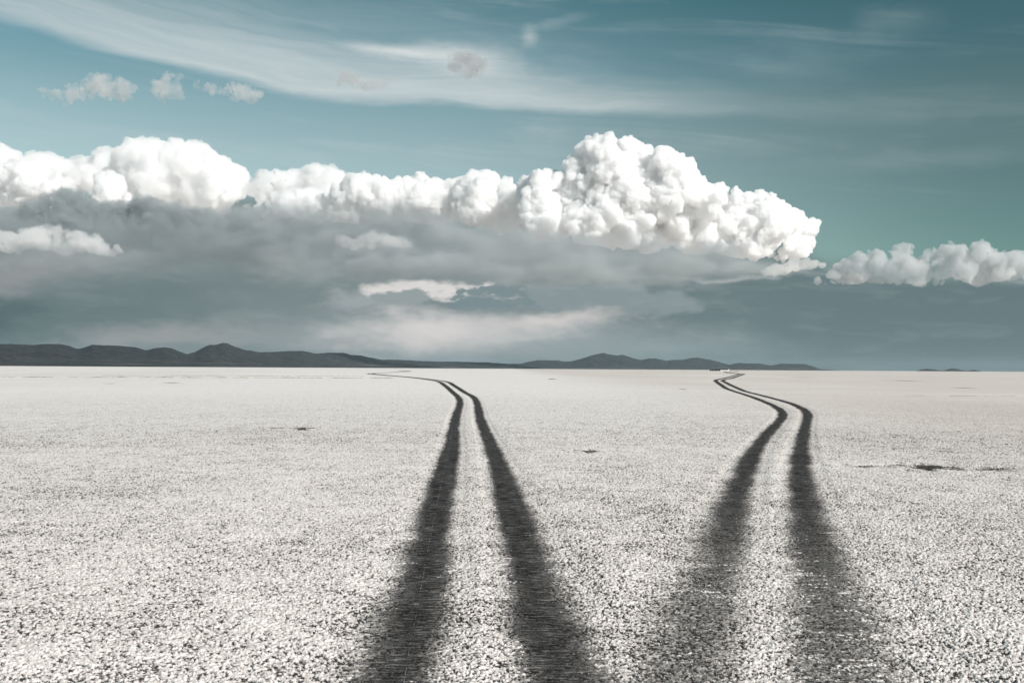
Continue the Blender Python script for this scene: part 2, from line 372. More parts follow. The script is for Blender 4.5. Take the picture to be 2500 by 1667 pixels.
# ------------------------------------------------------------------ hills
def hill_material():
    m, n, out = material('scrub_hillside'); pos = n.node('ShaderNodeTexCoord').outputs['Object']
    sp = n.node('ShaderNodeSeparateXYZ'); n.put(sp.inputs[0], pos); x, y, z = sp.outputs
    a = n.noise(pos, .0022, 5, .6); b = n.noise(pos, .012, 4, .6)
    col = n.mix(n.step(.35, .65, a), (.018, .020, .026), (.029, .034, .033))
    col = n.mix(n.m('MULTIPLY', n.step(.42, .66, b), .8), col, (.060, .058, .060))
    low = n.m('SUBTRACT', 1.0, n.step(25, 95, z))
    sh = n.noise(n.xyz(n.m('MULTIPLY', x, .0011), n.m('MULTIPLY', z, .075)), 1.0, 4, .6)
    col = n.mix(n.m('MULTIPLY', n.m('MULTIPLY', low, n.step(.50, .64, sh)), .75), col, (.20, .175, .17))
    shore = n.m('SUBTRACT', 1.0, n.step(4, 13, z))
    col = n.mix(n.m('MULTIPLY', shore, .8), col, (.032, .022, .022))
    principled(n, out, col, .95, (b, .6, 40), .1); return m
HILL = hill_material()
def hills(prof, dist, foot, seed, lab, dx=2.0):
    p = np.array(prof, float); xs = np.arange(p[0, 0], p[-1, 0] + .1, dx)
    # smooth interpolation of the skyline
    ys = np.interp(xs, p[:, 0], p[:, 1]); k = np.hanning(5); k /= k.sum(); ys = np.convolve(np.pad(ys, 2, mode='edge'), k, 'valid')
    ys -= (.35 * noise2(xs / 9, xs * 0, seed) + .2 * noise2(xs / 3.5, xs * 0, seed + 1))
    D = np.interp(xs, [d[0] for d in dist], [d[1] for d in dist])
    crest = at(xs, ys, D); hz = np.maximum(crest[:, 2], .5)
    nt = 46; T = np.linspace(0, 1, nt)
    V = np.zeros((nt + 12, len(xs), 3))
    ridged = lambda X, Y: (1 - np.abs(noise2(X, Y, seed + 3)) * 2)
    for j, t in enumerate(T):
        Y = D - foot * (1 - t); X = crest[:, 0] * Y / D
        prof_t = .10 * t + .90 * (t ** 1.7)
        warp = noise2(X / 900, Y / 900, seed + 9) * 500
        spur = .55 * ridged((X + warp) / 1100, Y / 2600) + .30 * ridged((X + warp) / 450, Y / 900) + .12 * ridged(X / 160, Y / 300)
        z = hz * np.clip(prof_t + .60 * spur * (t ** .8) * (1 - t) ** .8, 0, .2 + .8 * t)
        V[j, :, 0] = X; V[j, :, 1] = Y; V[j, :, 2] = z - .5 * (t == 0)
    for j in range(12):
        s = (j + 1) / 12; V[nt + j] = crest; V[nt + j, :, 1] += s * 3000; V[nt + j, :, 0] *= (crest[:, 1] + s * 3000) / crest[:, 1]; V[nt + j, :, 2] = hz * (1 - s ** 1.3) - .5 * (s == 1)
    c = V.reshape(-1, 3).mean(0); c[2] = 0
    me = mesh_np('hills', V.reshape(-1, 3) - c, grid_faces(nt + 12, len(xs)))
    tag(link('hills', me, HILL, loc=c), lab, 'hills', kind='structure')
z1 = lambda pts, x0, y0, s: [(x0 + a / s, y0 + b / s) for a, b in pts]
LEFT_SKY = [(-420, 842), (-200, 836)] + z1([(0,95),(130,92),(250,98),(400,103),(480,92),(680,92),(780,108),(880,145),(920,146),(1060,102),(1350,112),(1550,128),(1680,165),(1780,140),(1880,130),(1970,140),(2060,178),(2150,207),(2240,185),(2340,130)], 0, 820, 4.704) \
    + z1([(20,112),(60,103),(140,103),(190,82),(215,77),(260,85),(350,125),(470,162),(540,168),(640,187),(820,180),(980,172),(1130,172),(1280,203),(1400,193),(1600,195),(1680,218),(1780,222),(1900,248),(2040,272),(2200,272),(2352,280)], 500, 820, 4.704) \
    + [(1020, 880.8), (1071, 882.3), (1139, 883.2), (1190, 884.6), (1240, 888), (1290, 893), (1330, 899)]
RIGHT_SKY = [(1190, 898.3), (1225, 891)] + z1([(0,318),(100,318),(200,295),(320,277),(430,282),(530,278),(600,293),(680,290),(800,260),(940,215),(1045,193),(1120,212),(1200,225),(1270,216),(1380,252),(1480,275),(1560,260),(1640,255),(1720,272),(1770,285),(1870,272),(1950,275),(2060,252),(2130,247),(2200,262),(2270,270),(2352,292)], 1250, 820, 4.704) \
    + [(1781, 890.6), (1803, 885.5), (1828.6, 887.2), (1852.4, 886.9), (1883, 892), (1905, 887.7), (1964.6, 888.6), (1981.6, 893), (2002, 901.0), (2016, 902.3), (2032, 902.9), (2046, 904.5)]
hills(LEFT_SKY, [(-400, 8500), (400, 9800), (700, 13000), (1330, 20000)], 2400, 101, 'long dark range of low hills along the left horizon')
hills(RIGHT_SKY, [(1190, 24500), (2046, 26500)], 3000, 121, 'paler range of low hills right of centre on the horizon')
hills([(2236, 905.6), (2250, 901.5), (2262, 900), (2276, 900.8), (2290, 903.5), (2300, 904.6), (2312, 902), (2324, 898.6), (2336, 900.2), (2352, 904), (2362, 905), (2370, 903.2), (2379, 902.4), (2387, 904.2), (2394, 906.4)], [(2236, 21000), (2394, 21000)], 1500, 141, 'tiny dark islet hills alone near the right end of the horizon', 1.0)

# ------------------------------------------------------------------ far lodge on the salt
def boxes(name, bs, mat, parent, bevel=.0):
    bm = bmesh.new()
    for x0, x1, y0, y1, za, zb in bs:
        g = bmesh.ops.create_cube(bm, size=1)['verts']
        for v in g: v.co = Vector(((x0 + x1) / 2 + v.co.x * (x1 - x0), (y0 + y1) / 2 + v.co.y * (y1 - y0), (za + zb) / 2 + v.co.z * (zb - za)))
    if bevel: bmesh.ops.bevel(bm, geom=bm.edges[:], offset=bevel, segments=2, affect='EDGES')
    me = bpy.data.meshes.new(name); bm.to_mesh(me); bm.free(); return link(name, me, mat, parent)
def gable(name, x0, x1, y0, y1, za, zb, mat, parent, seed=0, bumps=0):
    n = 24; xs = np.linspace(x0, x1, n); ym = (y0 + y1) / 2
    top = zb + bumps * noise2(xs / 1.7, xs * 0, seed)
    v = []
    for i, x in enumerate(xs): v += [(x, y0, za), (x, ym, top[i]), (x, y1, za), (x, ym, za - .1)]
    f = []
    for i in range(n - 1):
        a = 4 * i; f += [(a, a + 4, a + 5, a + 1), (a + 1, a + 5, a + 6, a + 2), (a + 2, a + 6, a + 7, a + 3), (a + 3, a + 7, a + 4, a)]
    f += [(0, 1, 2, 3), (4 * n - 4, 4 * n - 1, 4 * n - 2, 4 * n - 3)]
    return link(name, mesh_np(name, np.array(v, float), np.array(f), False), mat, parent)
WALL = plain('salt_block_wall', (.82, .80, .78), .8, .8, .08); THATCH = plain('dark_thatch', (.018, .016, .017), .95, 1.5); DARK = plain('dark_opening', (.02, .02, .022), .4)
DARKWALL = plain('dark_timber', (.03, .026, .026), .9, 1.0)
def ground_at(x, Y): return at(np.array(float(x)), np.array(900.), Y)[0]
YD = 3000.; ux = YD / F
lx0, lx1 = ground_at(1759, YD), ground_at(1780, YD); L = lx1 - lx0
lodge = tag(empty('salt_lodge', ((lx0 + lx1) / 2, YD, 0)), 'long white lodge with a dark roof on the far salt, before the right hills', 'building')
boxes('wall', [(-L/2, L/2 - 2.6, 0, 9, 0, 3.4)], WALL, lodge)
gable('roof', -L/2 - .5, L/2 - 2.7, -.7, 9.7, 3.35, 5.6, THATCH, lodge, 3, .5)
boxes('gable_tower', [(L/2 - 2.6, L/2, -.4, 9.4, 0, 5.3)], WALL, lodge, .15)
for k, u in enumerate((-8.5, -5.2, 1.2, 4.6)): boxes('window', [(u, u + 1.1, -.06, .05, 1.1, 2.3)], DARK, lodge)
boxes('door', [(-2.6, -1.2, -.07, .05, 0, 2.2)], DARK, lodge)
for x0, x1, hgt, lab, sd in ((1747.5, 1758.5, 5.2, 'dark hut touching the left end of the white lodge', 5), (1740.5, 1747, 4.2, 'middle dark hut of the row left of the white lodge', 6), (1733.5, 1740, 3.2, 'lowest dark hut, farthest left of the white lodge', 7)):
    a, b = ground_at(x0, YD), ground_at(x1, YD); l = b - a
    hut = tag(empty('dark_hut', ((a + b) / 2, YD + 1, 0)), lab, 'hut', 'dark huts beside the lodge')
    boxes('wall', [(-l/2 + .2, l/2 - .2, 0, 7, 0, hgt * .55)], DARKWALL, hut); gable('roof', -l/2, l/2, -.6, 7.6, hgt * .54, hgt, THATCH, hut, sd, .6)
    boxes('door', [(-.6, .6, -.05, .04, 0, 1.7)], WALL, hut)
mx = ground_at(1650, YD)
mon = tag(empty('salt_monument', (mx, YD, 0)), 'tiny white upright marker alone on the far salt left of the white lodge', 'monument')
boxes('base', [(-1.6, 1.6, -1, 1, 0, 1.1)], plain('pinkish_block', (.55, .45, .43)), mon, .1); boxes('pillar', [(-.9, .1, -.5, .5, 1.1, 4.2), (.1, .7, -.45, .45, 1.1, 2.4)], WALL, mon, .08)

# ------------------------------------------------------------------ clouds
bm = bmesh.new(); bmesh.ops.create_icosphere(bm, subdivisions=3, radius=1)
ICO = np.array([v.co for v in bm.verts]); ICOF = np.array([[v.index for v in f.verts] for f in bm.faces]); bm.free()
def inside(px, py, poly):
    x, y = poly[:, 0], poly[:, 1]; r = np.zeros(len(px), bool); j = len(poly) - 1
    for i in range(len(poly)):
        c = (y[i] > py) != (y[j] > py); xx = (x[j] - x[i]) * (py - y[i]) / ((y[j] - y[i]) or 1e-9) + x[i]
        r ^= c & (px < xx); j = i
    return r
def edged(px, py, poly):
    d = np.full(len(px), 1e9)
    for i in range(len(poly)):
        a = poly[i]; ab = poly[(i + 1) % len(poly)] - a
        t = np.clip(((px - a[0]) * ab[0] + (py - a[1]) * ab[1]) / max(ab @ ab, 1e-9), 0, 1)
        d = np.minimum(d, np.hypot(px - a[0] - t * ab[0], py - a[1] - t * ab[1]))
    return d
CM = {}
def cloud_mat(den, col):
    key = (den, col)
    if key not in CM:
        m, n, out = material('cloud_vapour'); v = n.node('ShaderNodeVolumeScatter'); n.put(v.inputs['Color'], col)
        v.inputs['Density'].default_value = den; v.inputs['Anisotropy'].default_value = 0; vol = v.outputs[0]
        if max(col) < .999:                                    # greyed cloud also absorbs: its colour stands in for cloud shade
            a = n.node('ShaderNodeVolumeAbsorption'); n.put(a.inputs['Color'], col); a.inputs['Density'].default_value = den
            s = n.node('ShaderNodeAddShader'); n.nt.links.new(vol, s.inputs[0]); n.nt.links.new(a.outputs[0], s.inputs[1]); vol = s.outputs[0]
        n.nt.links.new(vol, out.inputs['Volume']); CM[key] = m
    return CM[key]
def cloud(poly, D, lab, n=(40, 70, 160, 300), rr=((50, 95), (26, 48), (14, 24), (7, 12)), thick=90, vox=2.0, seed=1, amp=2.2, den=.025, col=(1, 1, 1), scales=((24, 1.), (12, .7), (6, .5), (3.2, .3)), group=None, name='cloud', shear=0., sx=1., warp=9.):
    """a cauliflower heap: billows of four sizes filling a surveyed outline, merged into one skin, filled with vapour"""
    poly = np.array(poly, float); rng = np.random.default_rng(seed); lo = poly.min(0); hi = poly.max(0); sph = []
    for k, (cnt, (a, b)) in enumerate(zip(n, rr)):
        got = 0; guard = 0
        while got < cnt and guard < 60:
            guard += 1
            q = rng.uniform(lo, hi, (3000, 2)); q = q[inside(q[:, 0], q[:, 1], poly)]; d = edged(q[:, 0], q[:, 1], poly)
            r = np.minimum(rng.uniform(a, b, len(q)), d * 1.02); ok = r > a * .7; q, d, r = q[ok], d[ok], r[ok]
            T = np.sqrt(np.maximum(d, 1) * thick)
            if k == 0: z = -np.maximum(T - r * .6, 0) * rng.choice([1.35, 1., .8, .4, .1, -.5], len(q))
            else:                                                  # sit on the skin of a larger billow
                big = sph_arr; dx = q[:, None, 0] - big[None, :, 0]; dy = q[:, None, 1] - big[None, :, 1]
                hh = big[None, :, 3] ** 2 - dx ** 2 - dy ** 2; zz = np.where(hh > 0, big[None, :, 2] - np.sqrt(np.maximum(hh, 0)), 1e9).min(1)
                z = np.where(zz < 1e8, zz + r * rng.uniform(.0, .7, len(q)), -np.maximum(T - r * .3, 0) * .5)
            for i in range(min(cnt - got, len(q))): sph.append((q[i, 0], q[i, 1], z[i] + shear * (q[i, 1] - lo[1]), r[i])); got += 1
        sph_arr = np.array(sph)
    s3 = sph_arr
    v = (ICO[None] * np.array([sx, 1, 1]) * s3[:, 3][:, None, None] + np.stack([s3[:, 0], s3[:, 2], -s3[:, 1]], 1)[:, None, :]).reshape(-1, 3)
    f = (ICOF[None] + (np.arange(len(s3)) * len(ICO))[:, None, None]).reshape(-1, 3)
    o = link(name, mesh_np(name, v, f))
    md = o.modifiers.new('remesh', 'REMESH'); md.mode = 'VOXEL'; md.voxel_size = vox; md.use_smooth_shade = True
    me = bpy.data.meshes.new_from_object(o.evaluated_get(bpy.context.evaluated_depsgraph_get())); o.modifiers.clear()
    old = o.data; o.data = me; bpy.data.meshes.remove(old); me.name = name
    nv = len(me.vertices); co = np.empty(nv * 3, np.float32); me.vertices.foreach_get('co', co); co = co.reshape(-1, 3).astype(float)
    nn = np.empty(nv * 3, np.float32); me.vertices.foreach_get('normal', nn); nn = nn.reshape(-1, 3)
    for s, w in ((46, warp), (19, warp * .5), (9, warp * .16)):
        co += w * np.stack([noise3(co / s + 31.7 * q + seed, seed + 50 + q) for q in range(3)], 1) * np.array([1.2, 1, .8])
    d = np.zeros(nv)
    for s, w in scales: d += w * (np.abs(noise3(co / s + seed * 7.1, seed)) * 2 - .55)
    co += nn * (d * amp)[:, None]
    s = D / F; w = at(co[:, 0], -co[:, 2], np.full(nv, D)); w[:, 1] += co[:, 1] * s; c = w.mean(0)
    me.vertices.foreach_set('co', (w - c).astype(np.float32).ravel()); me.polygons.foreach_set('use_smooth', np.ones(len(me.polygons), bool)); me.update()
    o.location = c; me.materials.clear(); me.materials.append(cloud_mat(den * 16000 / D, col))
    tag(o, lab, 'cloud', group); return o

TOWER = [(1262,500),(1262,440),(1285,425),(1300,427),(1350,402),(1399,396),(1407,370),(1426,351),(1484,341),(1533,343),(1560,362),(1591,374),(1625,389),(1656,400),(1686,412),(1700,439),(1713,454),(1759,458),(1797,469),(1836,469),(1874,477),(1901,504),(1950,511),(1977,538),(2000,553),(1980,580),(1977,600),(1965,630),(1900,640),(1750,625),(1550,615),(1400,600),(1300,600),(1262,570)]
z4 = lambda pts: z1(pts, 700, 320, 2.613)
z3 = lambda pts: z1(pts, 0, 320, 2.613)
z6 = lambda pts: z1(pts, 1900, 560, 3.92)
BANK = z4([(-250,520),(-180,480),(-60,420),(60,400),(150,370),(260,380),(340,380),(400,330),(460,305),(540,285),(620,290),(680,335),(710,300),(770,278),(810,320),(870,280),(920,310),(980,320),(1080,330),(1160,290),(1220,278),(1290,285),(1340,305),(1400,300),(1450,335),(1475,400),(1540,450),(1640,520),(1700,640),(1560,660),(1350,640),(1150,620),(920,570),(700,600),(400,590),(100,570),(-100,570)])
ANVIL = z3([(430,190),(560,145),(760,120),(860,82),(1050,75),(1170,110),(1290,118),(1340,92),(1385,135),(1450,168),(1550,205),(1610,245),(1590,300),(1640,350),(1620,440),(1500,520),(1340,540),(1100,520),(900,460),(600,420),(420,330)])
BACK = z3([(-250,130),(0,110),(60,105),(150,130),(280,150),(380,160),(480,185),(640,210),(640,400),(300,420),(-250,420)])
SHOULDER = z3([(1500,440),(1600,350),(1760,270),(1800,250),(1900,245),(2100,240),(2220,275),(2380,340),(2420,400),(2300,480),(1900,500),(1600,500)])
HEAD = z3([(-200,260),(0,245),(90,240),(180,222),(320,240),(420,270),(505,310),(520,360),(430,420),(330,450),(170,510),(0,490),(-200,490)])
PUFF = z3([(610,300),(660,262),(720,260),(790,285),(815,370),(880,430),(930,470),(760,500),(690,480),(560,470),(610,400)])
SCUD = z3([(-250,470),(0,455),(170,440),(360,410),(470,350),(525,350),(530,440),(700,480),(900,440),(1080,455),(1250,480),(1340,520),(1700,540),(1760,630),(1500,640),(1300,690),(900,700),(600,680),(380,650),(0,640),(-250,640)])
LOWLEFT = z3([(-250,640),(0,640),(180,625),(350,610),(450,660),(600,670),(760,720),(800,770),(600,780),(300,775),(0,770),(-250,770)])
INNER = z4([(310,700),(360,650),(470,660),(560,640),(680,650),(770,680),(800,740),(740,770),(560,760),(400,740)])
DISTANT = z6([(300,530),(330,470),(420,440),(500,400),(580,320),(640,250),(720,235),(800,200),(900,205),(960,225),(1090,200),(1190,130),(1290,112),(1320,190),(1420,185),(1480,150),(1540,165),(1640,100),(1740,145),(1850,95),(1950,130),(2040,180),(2120,215),(2250,225),(2340,260),(2700,300),(2700,520),(2200,500),(2000,540),(1700,560),(1300,540),(1000,520),(700,540),(450,560)])
SPUR = z1([(1420,920),(1500,870),(1620,830),(1740,812),(1800,845),(1855,860),(1840,885),(1700,880),(1600,915),(1500,930)], 1300, 320, 2.614)

cloud(BACK, 24000, 'hazy soft white cloud behind the left end of the bank', n=(14, 20, 30, 0), rr=((40, 70), (22, 40), (14, 22), (7, 9)), seed=11, amp=3, den=.010, col=(.99, .99, .99))
cloud(ANVIL, 21000, 'large smooth glowing white cloud dome upper left of the bank', n=(30, 40, 60, 60), rr=((50, 90), (22, 40), (12, 20), (7, 10)), seed=12, amp=2.4, den=.012, thick=110)
cloud(SHOULDER, 20000, 'smooth white cloud shoulder just right of the glowing dome', n=(14, 22, 40, 40), rr=((35, 55), (20, 30), (12, 18), (7, 10)), seed=13, amp=2.4, den=.012)
cloud(BANK, 17000, 'long lumpy white cumulus bank in the middle of the sky', n=(46, 120, 240, 420), rr=((30, 62), (19, 32), (11, 18), (6, 10)), seed=14, amp=3.0, den=.024, warp=7)
cloud(TOWER, 16000, 'tallest bright cumulus tower right of centre', n=(40, 80, 200, 400), rr=((40, 90), (24, 44), (13, 22), (7, 11)), seed=15, amp=3.0, den=.028, warp=7)
cloud(HEAD, 15500, 'bright rounded cumulus head at the left edge of the bank', n=(24, 40, 70, 120), rr=((26, 50), (16, 28), (10, 15), (6, 9)), seed=16, amp=2.4, den=.024)
cloud(PUFF, 15300, 'small bright cumulus puff in front of the glowing dome', n=(12, 22, 40, 70), rr=((18, 34), (12, 18), (8, 12), (5, 8)), seed=17, amp=2.2, den=.024, thick=50)
cloud(SCUD, 14000, 'dark grey ragged cloud below the bright heads on the left', n=(50, 70, 110, 60), rr=((16, 36), (11, 18), (7, 12), (5, 9)), seed=18, amp=4.5, den=.0065, col=(.60, .64, .655), thick=40, sx=1.9, warp=17)  # absorbing grey paints in the shade of clouds overhead
cloud(LOWLEFT, 12400, 'low sunlit cloud strip at the left edge under the dark grey cloud', n=(24, 40, 80, 120), rr=((14, 30), (9, 16), (7, 10), (5, 7)), seed=19, amp=3.4, den=.0065, sx=1.4, warp=12, col=(.985, .983, .98), thick=35)
cloud(INNER, 12500, 'small pale cloud lump inside the grey base below the middle bank', n=(10, 16, 30, 30), rr=((12, 22), (9, 14), (6, 9), (5, 6)), seed=20, amp=3.0, den=.0030, sx=1.5, warp=10, col=(.96, .96, .96), thick=30)
cloud(DISTANT, 30000, 'lower grey cumulus row beyond the tower at the right edge', n=(40, 70, 110, 160), rr=((16, 34), (10, 18), (7, 11), (4.5, 7)), seed=21, amp=2.4, den=.009, col=(.85, .865, .87), thick=60, vox=1.8, warp=8)
cloud(SPUR, 15500, 'small pale cloud spur under the right end of the tower', n=(10, 16, 30, 30), rr=((8, 18), (7, 11), (5, 7), (4, 5)), seed=22, amp=2.2, den=.008, col=(.96, .955, .95), thick=25, vox=1.8, sx=1.6, warp=8)
def lens(poly, D, lab, tmax, soft, den, col, seed):
    """a soft-edged sheet of stratus: thickness swells smoothly from nothing at the outline"""
    poly = np.array(poly, float); lo = poly.min(0) - 5; hi = poly.max(0) + 5; st = 5.
    gx = np.arange(lo[0], hi[0], st); gy = np.arange(lo[1], hi[1], st); X, Y = [a.ravel() for a in np.meshgrid(gx, gy)]
    nz = lambda s, k: noise2(X / (s * 2.2), Y / s, seed + k)
    wx = X + 40 * nz(45, 1) + 16 * nz(18, 2); wy = Y + 14 * nz(40, 3) + 7 * nz(15, 4)
    d = np.where(inside(wx, wy, poly), edged(wx, wy, poly), 0)
    T = tmax * sstep(0, soft, d) ** 1.6 * (.72 + .5 * nz(38, 5) + .22 * nz(14, 6))
    T = np.maximum(T, 0); s = D / F
    def sheet(off):
        w = at(X, Y, np.full(len(X), D)); w[:, 1] += off * s; return w
    v = np.vstack([sheet(-T / 2), sheet(T / 2 + .01)]); f = grid_faces(len(gy), len(gx)); keep = (T[f] > 0).any(1); f = f[keep]
    f = np.vstack([f, f[:, ::-1] + len(X)])
    e = {}                                                         # close the rim
    for q in f[:len(f) // 2]:
        for a, b in zip(q, np.roll(q, -1)):
            if (b, a) in e: del e[(b, a)]
            else: e[(a, b)] = 1
    rim = np.array([(b, a, a + len(X), b + len(X)) for a, b in e]); f = np.vstack([f, rim])[:, ::-1]
    used = np.unique(f); mp = np.zeros(len(v), int); mp[used] = np.arange(len(used)); v = v[used]; f = mp[f]
    c = v.mean(0); me = mesh_np('cloud', v - c, f)
    tag(link('cloud', me, cloud_mat(den, col), loc=c), lab, 'cloud')  # grey vapour colour stands in for the shade the sheet lies in
lens([(430,550),(560,480),(700,455),(880,466),(1050,488),(1200,512),(1350,526),(1550,545),(1760,572),(1930,612),(1990,655),(1900,700),(1600,730),(1200,720),(900,720),(600,700),(430,640)], 13200, 'smooth grey stratus veil along the base of the middle bank and tower', 150, 75, .0030, (.66, .695, .71), 41)
lens([(-260,520),(0,505),(250,500),(480,510),(640,545),(700,610),(620,670),(350,690),(0,680),(-260,670)], 12900, 'smooth dark grey stratus veil under the left end of the bank', 120, 60, .0026, (.52, .565, .585), 42)
lens([(-260,575),(0,582),(200,585),(330,590),(420,610),(330,660),(100,670),(-260,665)], 11800, 'thin grey veil under the low sunlit cloud strip at the left edge', 90, 45, .0026, (.62, .655, .675), 43)
lens([(2000,640),(2120,628),(2300,640),(2450,650),(2700,650),(2700,700),(2300,705),(2050,690)], 27000, 'thin teal grey veil under the lower cumulus row at the right edge', 90, 45, .0020, (.52, .59, .61), 44)
# thin scraps high up
def scrap(poly, lab, seed, den=.0040, col=(.90, .885, .88)):
    cloud(poly, 9000, lab, n=(14, 24, 36, 30), rr=((8, 18), (6, 11), (4.5, 7), (3.5, 5)), seed=seed, amp=4.2, den=den, col=col, thick=16, vox=1.6, sx=1.35, warp=12, scales=((16, 1.), (8, .8), (4, .6)), group='small cloud scraps high in the sky')
zs = lambda pts: z1(pts, 0, 0, 1.8816)
scrap(zs([(150,450),(200,405),(280,415),(360,380),(430,345),(470,340),(510,365),(560,345),(630,370),(620,420),(590,470),(480,455),(350,470),(230,470)]), 'leftmost pinkish cloud scrap high on the left', 31)
scrap(zs([(680,390),(720,360),(780,345),(830,340),(855,365),(830,395),(860,440),(910,465),(840,460),(770,440),(720,450),(690,430)]), 'arched pinkish cloud scrap right of the leftmost scrap', 32)
scrap(zs([(895,355),(930,385),(990,390),(1060,385),(1140,395),(1220,420),(1280,440),(1180,450),(1080,460),(1010,440),(930,415),(890,390)]), 'trailing pinkish cloud scrap below the cirrus band', 33)
scrap(zs([(1550,390),(1590,335),(1630,335),(1670,370),(1730,350),(1800,375),(1800,400),(1680,410),(1600,405)]), 'small grey cloud scrap on the cirrus band at centre left', 34, .0036, (.74, .73, .73))
scrap(zs([(2080,330),(2090,270),(2110,235),(2150,250),(2200,255),(2240,300),(2220,350),(2150,375),(2095,360)]), 'compact grey cloud scrap on the cirrus at upper centre', 35, .0040, (.60, .605, .615))

# ------------------------------------------------------------------ air
haze = boxes('haze', [(-64000, 64000, -64000, 64000, -1, 520)], None, None)
m, n, out = material('haze_air'); v = n.node('ShaderNodeVolumePrincipled'); n.put(v.inputs['Color'], (.36, .48, .535)); v.inputs['Density'].default_value = 1.35e-5
n.nt.links.new(v.outputs[0], out.inputs['Volume']); haze.data.materials.append(m); tag(haze, kind='stuff')

# ------------------------------------------------------------------ light
EL, AZ = math.radians(32), math.radians(48)      # sun behind the viewer, to the right
sd = Vector((math.sin(AZ) * math.cos(EL), -math.cos(AZ) * math.cos(EL), math.sin(EL)))
L = bpy.data.lights.new('sun', 'SUN'); L.energy = 4.9; L.angle = math.radians(.5); L.color = (1, .958, .918)
lo = bpy.data.objects.new('sun', L); C.objects.link(lo); lo.rotation_euler = sd.to_track_quat('Z', 'Y').to_euler()

def build_world():
    W = bpy.data.worlds.new('World'); S.world = W; W.use_nodes = True; nt = W.node_tree; nt.nodes.clear(); n = N(nt)
    out = nt.nodes.new('ShaderNodeOutputWorld'); bg = nt.nodes.new('ShaderNodeBackground'); nt.links.new(bg.outputs[0], out.inputs[0])
    STR = .1; bg.inputs[1].default_value = STR
    sky = n.node('ShaderNodeTexSky', sky_type='NISHITA'); sky.sun_disc = False; sky.sun_elevation = EL; sky.sun_rotation = math.atan2(sd.x, sd.y)
    sky.altitude = 3600; sky.air_density = 1.0; sky.dust_density = .6
    d = n.node('ShaderNodeTexCoord').outputs['Generated']
    sp = n.node('ShaderNodeSeparateXYZ'); n.put(sp.inputs[0], d); x, y, z = sp.outputs
    az = n.m('ARCTAN2', x, y); el = n.m('ARCSINE', z)
    def lin3(r, g, b): return tuple((c / 255 / 12.92 if c / 255 < .04045 else ((c / 255 + .055) / 1.055) ** 2.4) / STR for c in (r, g, b))
    # graded sky: deeper teal overhead and away from the antisolar side
    t = n.m('DIVIDE', el, math.radians(24), clamp=True)
    grade = n.ramp(t, [(0, (1.4, 1.4, .95)), (.50, (1.72, 1.5, .96)), (.60, (1.5, 1.45, .93)), (.72, (.95, 1.25, .86)), (.85, (.56, 1.02, .70)), (1, (.46, .90, .62))])
    col = n.mix(1.0, sky.outputs[0], grade, 'MULTIPLY')
    side = n.step(math.radians(-5), math.radians(30), az)
    shade = n.ramp(t, [(0, (.36, .47, .47)), (.45, (.37, .48, .48)), (.70, (.52, .60, .58)), (.86, (.78, .74, .70)), (1, (.74, .70, .67))])
    col = n.mix(side, col, n.mix(1.0, col, shade, 'MULTIPLY'))
    # --- high cirrus
    U = n.m('MULTIPLY', az, 1.0); V = n.m('MULTIPLY', el, 1.0)
    def pt(px, py): a, e = azel(px, py); return float(a), float(e)
    A0, A1 = -.56, .56; E0, E1 = 0.0, .40
    an = n.m('DIVIDE', n.m('SUBTRACT', az, A0), A1 - A0, clamp=True)
    en = lambda e: (e - E0) / (E1 - E0)
    def ecurve(pts):
        q = [pt(*p) for p in pts]; return n.m('MULTIPLY', n.curve(an, [((a - A0) / (A1 - A0), en(e)) for a, e in q]), E1 - E0)
    low = ecurve([(-200, 40), (0, 68), (200, 120), (400, 172), (600, 215), (750, 245), (900, 262), (1100, 270), (1300, 275), (1450, 288), (1700, 298), (2000, 315), (2300, 345)])
    warp = n.noise(n.xyz(n.m('MULTIPLY', az, 7), n.m('MULTIPLY', el, 30)), 1.0, 4, .6)
    hgt = n.m('ADD', n.m('SUBTRACT', el, low), n.m('MULTIPLY', n.m('SUBTRACT', warp, .5), .022))     # above the lower edge of the band
    wid = n.curve(an, [(0, .24), (.25, .30), (.45, .24), (.6, .20), (.8, .16), (1, .15)])
    wid = n.m('MULTIPLY', wid, .25)
    band = n.m('MULTIPLY', n.step(-.001, .014, hgt), n.m('SUBTRACT', 1.0, n.step(0.0, 1.0, n.m('DIVIDE', hgt, wid))))
    bamt = n.curve(an, [(0, .35), (.12, .62), (.3, .92), (.45, .98), (.55, .98), (.65, .62), (.75, .20), (.85, .07), (1, .05)])
    fl = n.noise(n.xyz(n.m('ADD', n.m('MULTIPLY', az, 5), n.m('MULTIPLY', hgt, 10)), n.m('MULTIPLY', hgt, 85)), 1.0, 6, .62, .6)
    band = n.m('MULTIPLY', n.m('MULTIPLY', band, bamt), n.m('ADD', .62, n.m('MULTIPLY', n.step(.25, .75, fl), .38)))
    rot = n.m('SUBTRACT', el, n.m('MULTIPLY', az, -.10))
    st = n.noise(n.xyz(n.m('MULTIPLY', az, 3.2), n.m('MULTIPLY', rot, 34)), 1.0, 6, .6, .8)
    st2 = n.noise(n.xyz(n.m('MULTIPLY', az, 9), n.m('MULTIPLY', el, 20)), 1.0, 5, .6, .5)
    wisps = n.m('MULTIPLY', n.step(.46, .80, st), n.m('ADD', .25, n.m('MULTIPLY', n.step(.35, .7, st2), .6)))
    wisps = n.m('MULTIPLY', wisps, .42)
    cir = n.m('MAXIMUM', band, wisps)
    def nz(k, sx, sy, det=4): return n.m('SUBTRACT', n.noise(n.xyz(n.m('MULTIPLY', az, sx), n.m('MULTIPLY', el, sy), k * 3.7), 1.0, det, .6), .5)
    azw = n.m('ADD', az, n.m('ADD', n.m('MULTIPLY', nz(1, 7, 16), .22), n.m('MULTIPLY', nz(2, 30, 60), .05)))
